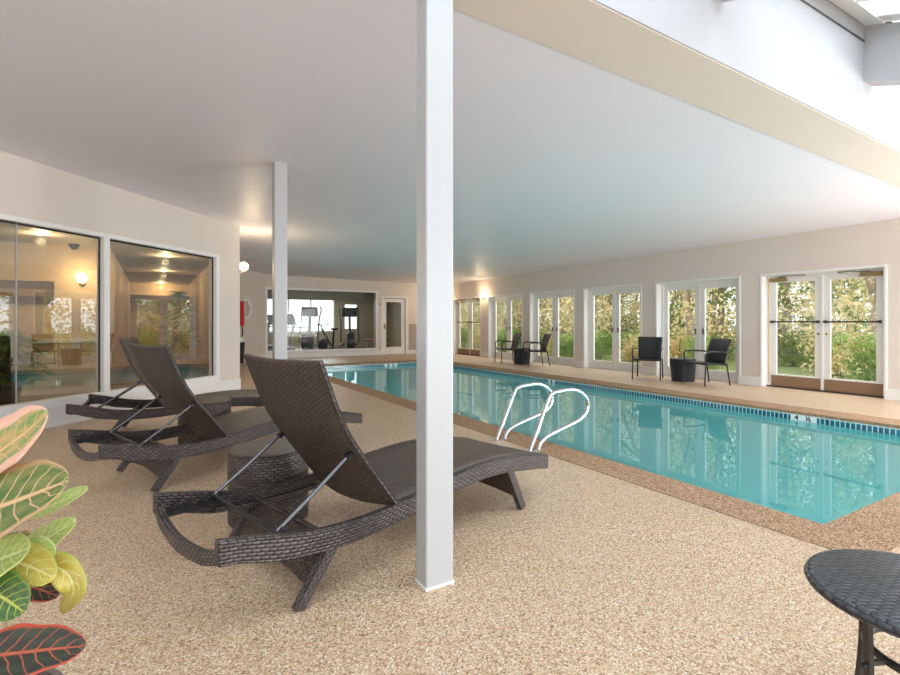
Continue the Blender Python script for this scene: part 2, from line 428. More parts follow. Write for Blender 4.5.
# white reveals of the bays
rv = MB()
for (a, b, k) in bays:
    rv.box(XW+.001, XW+.28, a, a+.012, 0, HT); rv.box(XW+.001, XW+.28, b-.012, b, 0, HT); rv.box(XW+.001, XW+.28, a, b, HT-.012, HT)
    rv.box(XW-.012, XW, a-.03, b+.03, HT, HT+.03); rv.box(XW-.012, XW, a-.03, a, .17, HT); rv.box(XW-.012, XW, b, b+.03, .17, HT)
rv.build('trim_2', M['white'], kind='structure')
wn = 0; dn = 0
for (a, b, k) in bays:
    a2, b2 = a+.012, b-.012; mid = (a+b)/2
    if k == 'w':
        wn += 1; rt = empty('window_%d' % wn, (XW, mid, 0), kind='structure')
        x0, x1 = .17, .22
        f = MB(); A, B = a2-mid, b2-mid; s = .125; H = HT-.012
        f.box(x0-.03, x1, A, A+.05, 0, H); f.box(x0-.03, x1, B-.05, B, 0, H); f.box(x0-.03, x1, A+.05, B-.05, H-.05, H); f.box(x0-.03, x1, A+.05, B-.05, 0, .03)
        for (p, q) in ((A+.05, -.012), (.012, B-.05)):
            f.box(x0, x1, p, p+.10, .03, H-.05); f.box(x0, x1, q-.10, q, .03, H-.05)
            f.box(x0, x1, p+.1, q-.1, .03, .21); f.box(x0, x1, p+.1, q-.1, H-.15, H-.05)
        f.box(x0-.02, x1, -.012, .012, .03, H-.05)
        f.build('window_frame', M['white'], rt)
        g = MB(); g.box(x0+.02, x0+.028, A+.1, B-.1, .2, H-.1); g.build('glass', M['glass'], rt)
        h = MB()
        for q in (-.09, .09): h.box(x0-.03, x0, q-.01, q+.01, .95, 1.07)
        h.build('handle', M['strut'], rt)
    else:
        dn += 1; rt = empty('door_%d' % dn, (XW, mid, 0), kind='structure')
        x0, x1 = .17, .215; A, B = a2-mid, b2-mid; H = HT-.012
        f = MB(); f.box(x0-.03, x1, A, A+.045, 0, H); f.box(x0-.03, x1, B-.045, B, 0, H); f.box(x0-.03, x1, A+.045, B-.045, H-.045, H)
        f.build('door_frame', M['white'], rt)
        for sd, (p, q) in ((-1, (A+.048, -.012)), (1, (.012, B-.048))):
            l = MB(); st = .105
            l.box(x0, x1, p, p+st, .02, H-.05); l.box(x0, x1, q-st, q, .02, H-.05); l.box(x0, x1, p+st, q-st, H-.13, H-.05); l.box(x0, x1, p+st, q-st, .02, .24)
            lf = l.build('door_leaf', M['white'], rt, bevel=.003)
            g = MB(); g.box(x0+.02, x0+.028, p+st-.01, q-st+.01, .2, H-.12); g.build('glass', M['glass'], lf)
            kp = MB(); kp.box(x0-.006, x0, p+.015, q-.015, .02, .215); kp.build('kick_plate', M['kick'], lf)
            pb = MB(); pb.box(x0-.062, x0-.04, p+.02, q-.02, 1.2, 1.225)
            for yy in (p+.05, q-.05): pb.box(x0-.045, x0, yy-.02, yy+.02, 1.19, 1.235)
            pb.build('push_bar', M['dk_metal'], lf)
            lk = MB(); yy = (q-.05 if sd < 0 else p+.05); lk.lathe([(.02, 0), (.02, .012)], 14); 
            lk.v = [(x0-vz, yy+vx, 1.0+vy) for vx, vy, vz in lk.v]; lk.build('lock', M['brass'], lf)
            hy_ = p+.16 if sd < 0 else q-.16
            cl = MB(); cl.box(x0-.075, x0-.005, hy_-.14, hy_+.14, H-.115, H-.045); co_ = cl.build('door_closer', M['brass'], lf, bevel=.008)
            ar = MB(); ar.bar([(x0-.04, hy_, H-.035), (x0-.17, hy_+(-sd)*.2, H-.035)], .02, .012); ar.bar([(x0-.17, hy_-sd*.2, H-.022), (x0-.03, hy_-sd*.45, H-.022)], .02, .012)
            ar.build('closer_arm', M['dk_metal'], co_)
        if True:
            ws = MB(); ws.box(x0-.036, x0-.03, B-.05, B-.03, .1, H-.05); ws.build('weather_strip', M['gold'], rt)
        th_ = MB(); th_.box(x0-.05, x1+.03, A, B, 0, .022); th_.build('threshold', M['dk_metal'], rt)
        ast = MB(); ast.box(x0-.02, x0, -.018, .018, 0, H-.05); ast.build('astragal', M['white'], rt)

# ---- far wall (gym window, gym door)
GW = (3.28, 7.10, .26, 2.30); GD = (7.40, 8.32, 0, 2.12)
w = MB()
def wf(x0, x1, z0, z1): w.box(x0, x1, YF, YF+.18, z0, z1)
wf(3.1, GW[0], 0, 3.1); wf(GW[0], GW[1], 0, GW[2]); wf(GW[0], GW[1], GW[3], 3.1); wf(GW[1], GD[0], 0, 3.1); wf(GD[0], GD[1], GD[3], 3.1); wf(GD[1], XW+.2, 0, 3.1)
w.build('wall_back', M['wall'], kind='structure')
rt = empty('window_9', (0, YF, 0), kind='structure')
f = MB()
for (x0, x1, z0, z1) in ((GW[0]-.09, GW[1]+.09, GW[3], GW[3]+.07), (GW[0]-.12, GW[1]+.12, GW[2]-.09, GW[2]), (GW[0]-.09, GW[0], GW[2], GW[3]), (GW[1], GW[1]+.09, GW[2], GW[3])):
    f.box(x0, x1, -.03, .06, z0, z1)
f.build('window_frame', M['white'], rt)
g = MB(); g.box(GW[0], GW[1], .05, .058, GW[2], GW[3]); g.build('glass', M['glass_gym'], rt)
rt = empty('door_3', (0, YF, 0), kind='structure')
f = MB(); f.box(GD[0]-.08, GD[0], -.03, .1, 0, GD[3]+.07); f.box(GD[1], GD[1]+.08, -.03, .1, 0, GD[3]+.07); f.box(GD[0], GD[1], -.03, .1, GD[3], GD[3]+.07)
f.build('door_frame', M['white'], rt)
l = MB(); a, b = GD[0]+.01, GD[1]-.01
l.box(a, a+.13, .02, .065, .01, 2.1); l.box(b-.13, b, .02, .065, .01, 2.1); l.box(a+.13, b-.13, .02, .065, 1.97, 2.1); l.box(a+.13, b-.13, .02, .065, .01, .28)
lf = l.build('door_leaf', M['white'], rt)
g = MB(); g.box(a+.12, b-.12, .035, .043, .27, 1.98); g.build('glass', M['glass_gym'], lf)
h = MB(); h.box(a+.04, a+.09, -.0, .02, .95, 1.15); h.tube([(a+.065, 0, 1.02), (a+.065, -.05, 1.02), (a+.18, -.05, 1.02)], .012); h.build('door_handle', M['brass'], lf)
tag(MB().box(7.20, 7.33, YF-.012, YF, 1.84, 1.92).build('wall_sign', M['grey_lt']), 'small grey plaque on the wall between gym window and gym door', 'sign')
bb = MB(); bb.box(3.25, GD[0]-.08, YF-.02, YF, 0, .15); bb.box(GD[1]+.08, XW, YF-.02, YF, 0, .15); bb.build('baseboard_back', M['white'], kind='structure')
# darker wainscot panel to the right of the gym door
tag(MB().box(8.50, XW-.03, YF-.035, YF, .15, 1.14).build('trim_3', paint('greyish wainscot', (.45, .38, .34), .5)), kind='structure')

# ---- diagonal wall behind the corner, left wall with lobby windows
R45 = Matrix.Rotation(PI/4, 4, 'Z')
dg = MB(Matrix.Translation((3.25, YF, 0)) @ R45); dg.box(-2.68, .05, 0, .15, 0, 3.1); dg.build('wall_diagonal', M['wall'], kind='structure')
db = MB(Matrix.Translation((3.25, YF, 0)) @ R45); db.box(-2.68, 0, -.02, 0, 0, .15); db.build('baseboard_diagonal', M['white'], kind='structure')
LW = Matrix.Translation((-1.37, 6.91, 0)) @ R45      # local x along wall (away), local y into the lobby
UE = 3.85
w = MB(LW); z0, z1 = .22, 2.34
ua, ub = -2.4, 3.31
w.box(-9, ua, 0, .2, 0, 3.15); w.box(ua, ub, 0, .2, 0, z0); w.box(ua, ub, 0, .2, z1, 3.15); w.box(ub, UE, 0, .2, 0, 3.15)
w.build('wall_left', M['wall'], kind='structure')
w = MB(); w.box(1.22, 1.352, 9.62, 15.5, 0, 3.1); w.build('wall_return', M['wall'], kind='structure')
b = MB(LW); b.box(-9, UE, -.02, 0, 0, .2); b.build('baseboard_left', M['white'], kind='structure')
t = MB(LW); t.box(ua-.02, ub+.02, -.035, .02, .195, .235); t.build('trim_4', M['white'], kind='structure')
for i, (p, q) in enumerate(((ua, 1.21), (1.21, ub))):
    rt = empty('window_%d' % (10+i), LW.translation, PI/4, kind='structure')
    f = MB(); fw = .07 if i else .05
    a0_ = p+(.05 if i else .07); b0_ = q-(.08 if i else .03); f.box(a0_, b0_, -.02, .1, z1-.055, z1); f.box(a0_, b0_, -.02, .1, z0, z0+.095); f.box(p, a0_, -.02, .1, z0, z1); f.box(b0_, q, -.02, .1, z0, z1)
    f.build('window_frame', M['white'], rt, bevel=.004)
    g = MB(); g.box(p+.04, q-.04, .05, .058, z0+.05, z1-.03); g.build('glass', M['glass_left'], rt)
    gk = MB(); 
    gk.box(p+.05, q-.05, .045, .06, z1-.075, z1-.055); gk.box(q-(.1 if i else .045), q-(.08 if i else .03), .045, .06, z0+.09, z1-.055)
    gk.build('gasket', M['black'], rt)
    if i == 0:
        j = MB(); j.box(.19, .20, .045, .06, z0+.09, z1-.05); j.build('pane_joint', M['grey_lt'], rt)

# ---- lobby behind the left windows
for (nm, a_) in (('wall_lobby_back', (-9, -.62, 10.55, 10.7, 0, 3.0)), ('wall_corridor_left', (-.72, -.62, 10.7, 19.5, 0, 3.0)), ('wall_corridor_right', (1.1, 1.2, 9.75, 19.5, 0, 3.0)), ('wall_corridor_end', (-.62, 1.1, 19.4, 19.5, 0, 3.0)), ('wall_lobby_side', (-9, -8.9, 0, 10.6, 0, 3))):
    MB().box(*a_).build(nm, M['lobby_wall'], kind='structure')
lc = MB(); lc.prism([(-8.9, -.2), (-8.55, -.2), (1.2, 9.55), (1.2, 19.5), (-8.9, 19.5)], 2.5, 2.6); lc.build('ceiling_lobby', M['lobby_ceil'], kind='structure')
lc = MB(); lc.prism([(-8.9, -.2), (-8.55, -.2), (1.2, 9.55), (1.2, 19.5), (-8.9, 19.5)], .001, .006); lc.build('floor_lobby', M['lobby_floor'], kind='structure')
lc = MB(); lc.box(-.62, 1.1, 19.2, 19.39, 1.85, 2.1); lc.build('trim_5', M['wood'], kind='structure')
lc = MB(); lc.box(-8.9, -.62, 10.5, 10.55, .86, .93); lc.box(-8.9, -.62, 10.53, 10.55, 0, .12); lc.build('trim_6', M['white'], kind='structure')

def lamp_point(name, loc, e, col=(1, .75, .45), r=.06):
    l = bpy.data.lights.new(name, 'POINT'); l.energy = e; l.color = col; l.shadow_soft_size = r
    o = bpy.data.objects.new(name, l); C.objects.link(o); o.location = loc; return o
def downlight(x, y, z, lab, e=22):
    rt = empty('downlight', (x, y, z), 0, lab, 'ceiling light', 'recessed downlights in the lobby')
    a = MB(); a.lathe([(.085, 0), (.085, -.008), (.06, -.012), (.06, 0)], 20); a.build('rim', M['white'], rt)
    a = MB(); a.lathe([(.06, -.004), (.058, -.006)], 20); a.build('lens', M['down'], rt)
    l = lamp_point('downlight_bulb', (0, 0, -.12), e); l.parent = rt
def ray(px, py):
    l = (px-450)/500; v = (322.5-py)/500; s, c = math.sin(TH), math.cos(TH)
    return Vector((s+l*c, c-l*s, v))
def at_z(px, py, z): r = ray(px, py); return Vector((0, 0, 1.2))+r*((z-1.2)/r.z)
for (px, py, lab) in ((42, 234, 'round recessed downlight seen through the left lobby pane'), (166, 256, 'nearest of three downlights in the corridor ceiling'), (164, 271, 'middle of three downlights in the corridor ceiling'), (161, 283, 'farthest of three downlights in the corridor ceiling')):
    p = at_z(px, py, 2.495); downlight(p.x, p.y, 2.498, lab)

def sconce(loc, rz, lab, e=18, grp='wall sconces'):
    rt = empty('wall_sconce', loc, rz, lab, 'wall lamp', grp)   # local -y points into the room
    a = MB(); a.lathe([(.05, 0), (.05, .012), (.03, .02)], 18)
    a.v = [(x, -z, y-.06) for x, y, z in a.v]; a.tube([(0, -.01, -.06), (0, -.07, -.09), (0, -.1, -.06)], .008); a.build('bracket', M['brass'], rt)
    a = MB(); a.lathe([(.03, -.075), (.062, -.05), (.08, -.01), (.078, .03), (.05, .065), (.02, .08)], 20, 0, -.1, .03); a.build('lamp_shade', M['lamp'], rt, smooth=True)
    l = lamp_point('sconce_bulb', (0, -.24, .05), e, r=.09); l.parent = rt
sconce((XW, 14.22, 2.1), -PI/2, 'lit globe wall lamp between the two farthest window bays', 9)
sconce((XW, 16.75, 2.1), -PI/2, 'lit globe wall lamp at the far corner behind the front post', 12)
sconce((1.352, 9.86, 2.2), PI/2, 'lit globe wall lamp peeking round the corner of the lobby wall', 20)
sconce((-1.02, 10.55, 1.92), 0, 'lit brass wall lamp on the lobby wall seen through the left pane', 14)
rt = empty('picture', (-2.12, 10.55, 1.69), 0, 'wide dark framed picture on the lobby wall', 'picture')
a = MB(); a.box(-.72, .72, -.03, 0, -.19, .19); a.build('frame', M['wood'], rt)
a = MB(); a.box(-.62, .62, -.035, -.03, -.06, .06); a.build('canvas', mat('tan picture strip', (.35, .2, .1), .5), rt)
rt = empty('security_camera', tuple(at_z(74, 244, 2.5)), 0, 'small black dome camera on the lobby ceiling', 'camera')
a = MB(); a.lathe([(.07, 0), (.07, -.03), (.055, -.07), (.02, -.1)], 18); a.build('dome', M['black'], rt, smooth=True)
a = MB(); a.lathe([(.085, .0), (.085, -.012)], 18); a.build('mount', M['grey_dk'], rt)

# ---- gym behind the far wall
gy = MB(); gy.box(1.35, 10.2, YF+.18, 23, .001, .01); gy.build('floor_gym', M['gym_floor'], kind='structure')
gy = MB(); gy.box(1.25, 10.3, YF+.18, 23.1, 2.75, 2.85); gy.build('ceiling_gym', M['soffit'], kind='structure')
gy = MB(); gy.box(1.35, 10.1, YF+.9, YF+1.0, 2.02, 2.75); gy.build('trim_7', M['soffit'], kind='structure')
gy = MB(); gy.box(1.25, 1.35, YF+.2, 23, 0, 2.8); gy.box(10.1, 10.2, YF+.2, 23, 0, 2.8)
gy.box(1.35, 3.2, 22.9, 23, 0, 2.8); gy.box(3.2, 7.35, 22.9, 23, 0, .75); gy.box(3.2, 7.35, 22.9, 23, 2.4, 2.8); gy.box(7.35, 7.85, 22.9, 23, 0, 2.8)
gy.box(7.85, 8.45, 22.9, 23, 2.05, 2.8); gy.box(7.85, 8.45, 22.9, 23, 0, .9); gy.box(8.45, 10.1, 22.9, 23, 0, 2.8)
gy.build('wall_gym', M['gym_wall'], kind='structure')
gf = MB()
for x in (3.2, 4.2, 5.2, 6.2, 7.28): gf.box(x, x+.07, 22.86, 22.89, .75, 2.4)
gf.box(3.27, 7.28, 22.865, 22.885, .75, .82); gf.box(3.27, 7.28, 22.865, 22.885, 2.33, 2.4); gf.build('window_12', M['white'], kind='structure')
area('gym_daylight', (5, 22.5, 2.0), (-PI/2, 0, 0), 4.5, 1.6, 60, (.95, .98, 1))
lamp = area('gym_fill', (6, 20.5, 2.7), (0, 0, 0), 2.5, .6, 40, (1, .93, .82))  # lamp without a fitting, added to light the gym
def treadmill(x, y, rz, lab):
    rt = empty('treadmill', (x, y, 0), rz, lab, 'treadmill', 'treadmills in the gym')
    a = MB(); a.box(-.38, .38, -.9, .9, .04, .16); a.build('deck', M['grey_lt'], rt, bevel=.02)
    a = MB(); a.box(-.25, .25, -.88, .6, .16, .175); a.build('belt', M['black'], rt)
    a = MB(); a.box(-.36, .36, .5, .92, .14, .32); a.build('motor_cover', M['grey_dk'], rt, bevel=.05)
    for s in (-1, 1):
        a = MB(); a.bar([(s*.36, .75, .15), (s*.36, .6, 1.2)], .06, .09, (0, 1, 0)); a.build('upright', M['grey_lt'], rt)
        a = MB(); a.tube([(s*.36, .6, 1.05), (s*.36, .1, 1.0)], .025); a.build('handrail', M['grey_dk'], rt)
    a = MB(Matrix.Translation((0, .6, 1.3)) @ Matrix.Rotation(-.35, 4, 'X')); a.box(-.4, .4, -.04, .04, -.2, .22); co = a.build('console', M['grey_dk'], rt, bevel=.03)
    a = MB(Matrix.Translation((0, .6, 1.3)) @ Matrix.Rotation(-.35, 4, 'X')); a.box(-.26, .26, -.046, -.04, -.1, .17); a.build('screen', M['screen'], co)
def elliptical(x, y, rz, lab, dark=False):
    m1 = M['grey_dk'] if dark else M['grey_lt']
    rt = empty('elliptical_trainer', (x, y, 0), rz, lab, 'elliptical trainer', 'elliptical trainers in the gym')
    rt.scale = (1.25, 1.1, 1.06)
    a = MB(); a.box(-.06, .06, -.9, .8, .03, .12); a.box(-.32, .32, -.9, -.82, 0, .07); a.box(-.32, .32, .72, .8, 0, .07); a.build('base', m1, rt)
    a = MB(); a.lathe([(.1, -.11), (.33, -.11), (.36, 0), (.33, .11), (.1, .11)], 28); a.v = [(z, .45+x_, .45+y_) for x_, y_, z in a.v]; a.build('flywheel_housing', M['grey_dk'], rt, smooth=True)
    a = MB(); a.tube([(0, .35, .1), (0, .2, 1.45)], .04); a.build('post', m1, rt)
    for s in (-1, 1):
        a = MB(); a.tube(smooth_path([(s*.28, .35, .4), (s*.27, .2, .95), (s*.28, .1, 1.3), (s*.3, -.05, 1.6), (s*.26, -.02, 1.72)]), .022); a.build('handle', M['grey_dk'], rt)
        a = MB(); a.bar([(s*.2, .45, .35), (s*.2, -.6, .2)], .05, .06); a.box(s*.2-.08, s*.2+.08, -.65, -.3, .22, .27); a.build('pedal', m1, rt)
    a = MB(Matrix.Translation((0, .16, 1.5)) @ Matrix.Rotation(-.35, 4, 'X')); a.box(-.25, .25, -.05, .05, -.17, .2); co = a.build('console', M['grey_dk'], rt, bevel=.05)
    a = MB(Matrix.Translation((0, .16, 1.5)) @ Matrix.Rotation(-.35, 4, 'X')); a.box(-.18, .18, -.056, -.05, -.08, .14); a.build('screen', M['screen'], co)
def bike(x, y, rz, lab):
    rt = empty('exercise_bike', (x, y, 0), rz, lab, 'exercise bike')
    a = MB(); a.lathe([(.05, -.05), (.24, -.05), (.24, .05), (.05, .05)], 24); a.v = [(z, .4+x_, .36+y_) for x_, y_, z in a.v]; a.build('flywheel', M['grey_dk'], rt)
    a = MB(); a.box(-.25, .25, .6, .66, 0, .06); a.box(-.25, .25, -.56, -.5, 0, .06); a.bar([(0, .6, .05), (0, -.5, .05)], .06, .05); a.bar([(0, -.2, .05), (0, -.3, .9)], .05, .06, (0, 1, 0)); a.bar([(0, -.1, .3), (0, .45, .95)], .05, .06); a.build('frame', M['black'], rt)
    a = MB(); a.box(-.1, .1, -.45, -.2, .9, .98); a.build('saddle', M['black'], rt, bevel=.03)
    a = MB(); a.tube([(-.22, .25, 1.15), (-.22, .5, 1.1), (.22, .5, 1.1), (.22, .25, 1.15)], .018); a.tube([(0, .45, .9), (0, .5, 1.1)], .02); a.build('handlebar', M['black'], rt)
treadmill(4.5, 19.9, .5, 'treadmill standing upright behind the rear post side of the gym glass')
treadmill(4.75, 18.5, 1.9, 'treadmill turned sideways close to the gym glass')
elliptical(5.3, 19.4, 2.6, 'silver elliptical trainer in the middle of the gym window')
elliptical(6.75, 19.2, 2.9, 'dark elliptical trainer near the right half of the gym window', True)
bike(5.98, 19.3, 2.2, 'black exercise bike between the two elliptical trainers')
rt = empty('weight_bench', (8.3, 20.2, 0), .4, 'padded weight bench seen through the gym door', 'bench')
a = MB(); a.box(-.15, .15, -.6, .6, .4, .48); a.build('pad', mat('maroon vinyl', (.3, .06, .05), .4), rt, bevel=.02)
a = MB(); a.box(-.25, .25, -.55, -.5, 0, .05); a.box(-.25, .25, .5, .55, 0, .05); a.box(-.03, .03, -.55, -.49, 0, .4); a.box(-.03, .03, .49, .55, 0, .4); a.box(-.03, .03, -.5, .5, .34, .4); a.build('frame', M['grey_lt'], rt)

# ------------------------------------------------------------------ the pool
pool = empty('swimming_pool', (0, 0, 0), 0, 'long turquoise indoor pool with a brown pebble coping and blue waterline tiles', 'swimming pool')
D = 1.35; WL = -.115
b = MB(); t_ = .12
b.box(PX0-t_, PX1+t_, PY0-t_, PY1+t_, -D-.1, -D)
for a in ((PX0-t_, PX0, PY0-t_, PY1+t_), (PX1, PX1+t_, PY0-t_, PY1+t_), (PX0, PX1, PY0-t_, PY0), (PX0, PX1, PY1, PY1+t_)): b.box(*a, -D, -.035)
b.build('basin', M['plaster'], pool)
cp = MB()
for a in ((ox0, PX0, oy0, oy1), (PX1, ox1, oy0, oy1), (PX0, PX1, oy0, PY0), (PX0, PX1, PY1, oy1)): cp.box(*a, -.035, .004)
cp.build('coping', M['coping'], pool)
tl = MB(); e = .006; zt, zb = -.035, -.121
def tq(p, q, n):
    Ln = math.dist(p, q); d = (n[0]*e, n[1]*e)
    a_ = (p[0]+d[0], p[1]+d[1]); b_ = (q[0]+d[0], q[1]+d[1])
    tl.add([(a_[0], a_[1], zb), (b_[0], b_[1], zb), (b_[0], b_[1], zt), (a_[0], a_[1], zt)], [(0, 1, 2, 3)], [[(0, 0), (Ln, 0), (Ln, zt-zb), (0, zt-zb)]])
tq((PX1, PY0), (PX1, PY1), (-1, 0)); tq((PX0, PY1), (PX1, PY1), (0, -1)); tq((PX0, PY0), (PX0, PY1), (1, 0)); tq((PX0, PY0), (PX1, PY0), (0, 1))
tl.build('waterline_tiles', M['tiles'], pool)
wt = MB(); wt.add([(PX0, PY0, WL), (PX1, PY0, WL), (PX1, PY1, WL), (PX0, PY1, WL)], [(0, 1, 2, 3)]); wt.build('water', M['water'], pool)
def text_mesh(txt, size, M4, name, m, parent):
    cu = bpy.data.curves.new('t', 'FONT'); cu.body = txt; cu.size = size; cu.align_x = 'CENTER'; cu.align_y = 'CENTER'; cu.extrude = .0008
    cu.offset = .003
    to = bpy.data.objects.new('t', cu); C.objects.link(to)
    dg_ = bpy.context.evaluated_depsgraph_get(); me = bpy.data.meshes.new_from_object(to.evaluated_get(dg_))
    bpy.data.objects.remove(to); me.transform(M4); me.materials.append(m)
    o = bpy.data.objects.new(name, me); C.objects.link(o); o.parent = parent; return o
RT = Matrix(((0, 0, -1, 0), (-1, 0, 0, 0), (0, 1, 0, 0), (0, 0, 0, 1)))
def marker(y0, y1, chars):
    mk = MB(); mk.box(PX1-.014, PX1-.006, y0, y1, -.118, -.037); o = mk.build('depth_marker', M['tilewhite'], pool)
    for yy, ch in chars: text_mesh(ch, .085, Matrix.Translation((PX1-.0155, yy, -.076)) @ RT, 'numeral', M['black'], o)
marker(3.15, 3.46, ((3.385, '4'), (3.245, '½')))
marker(8.09, 8.16, ()); marker(8.22, 8.29, ())
for x in (6.02, 6.18, 6.34):
    mk = MB(); mk.box(x-.05, x+.05, PY1-.014, PY1-.006, -.118, -.037); mk.build('depth_marker', M['tilewhite'], pool)

# unseen fill lamps added below the water to brighten the pool
for yy in (3.5, 7.0, 10.5, 13.0):
    area('pool_fill', (PX0+.03, yy, -.62), (0, -PI/2+.75, 0), .5, 1.2, 15, (1, .72, .80))
# grab rails
railpts = [(3.015, 0.0), (3.238, .46), (3.30, .52), (3.375, .535), (3.563, .54), (3.69, .49), (3.755, .41), (3.752, .32), (3.69, .26), (3.581, .215), (3.308, .145), (3.19, .10), (3.14, .05), (3.117, 0.0)]
def grab(x, yy, lab, grp=None, flip=1, rz=0):
    rt = empty('grab_rail', (x, yy, 0), rz, lab, 'pool rail', grp)
    pts = [(p-3.065, 0, z) for p, z in railpts]
    a = MB(); a.tube(smooth_path(pts, 5), .021, 14, up=(0, 1, 0)); a.build('rail', M['chrome'], rt, smooth=True)
    for q in (-.05, .052):
        a = MB(); a.lathe([(.036, 0), (.036, .008), (.024, .014)], 20, q, 0, 0); a.build('flange', M['chrome'], rt, smooth=True)
grab(3.055, 4.12, 'far one of two curved steel grab rails at the pool edge', 'steel grab rails by the near pool edge')
grab(3.055, 3.60, 'near one of two curved steel grab rails, behind the lounger foot', 'steel grab rails by the near pool edge')
grab(8.0, 13.6, 'curved steel grab rail at the far end of the pool', rz=PI)

# ------------------------------------------------------------------ posts
def post(x0, x1, y0, y1, lab, zt):
    rt = empty('post', ((x0+x1)/2, (y0+y1)/2, 0), 0, lab, 'post')
    hx, hy = (x1-x0)/2, (y1-y0)/2
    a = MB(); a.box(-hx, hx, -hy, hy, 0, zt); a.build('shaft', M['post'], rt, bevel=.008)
    a = MB(); a.box(-hx-.003, hx+.003, -hy-.003, hy+.003, 0, .012); a.build('caulk_base', M['white'], rt)
post(1.052, 1.195, 1.972, 2.075, 'thick square white post in the foreground between the loungers and the rail', zc(1.1, 2)-.014)
post(1.145, 1.285, 5.66, 5.78, 'slimmer looking white post farther back behind the near lounger', zc(1.1, 5.6))

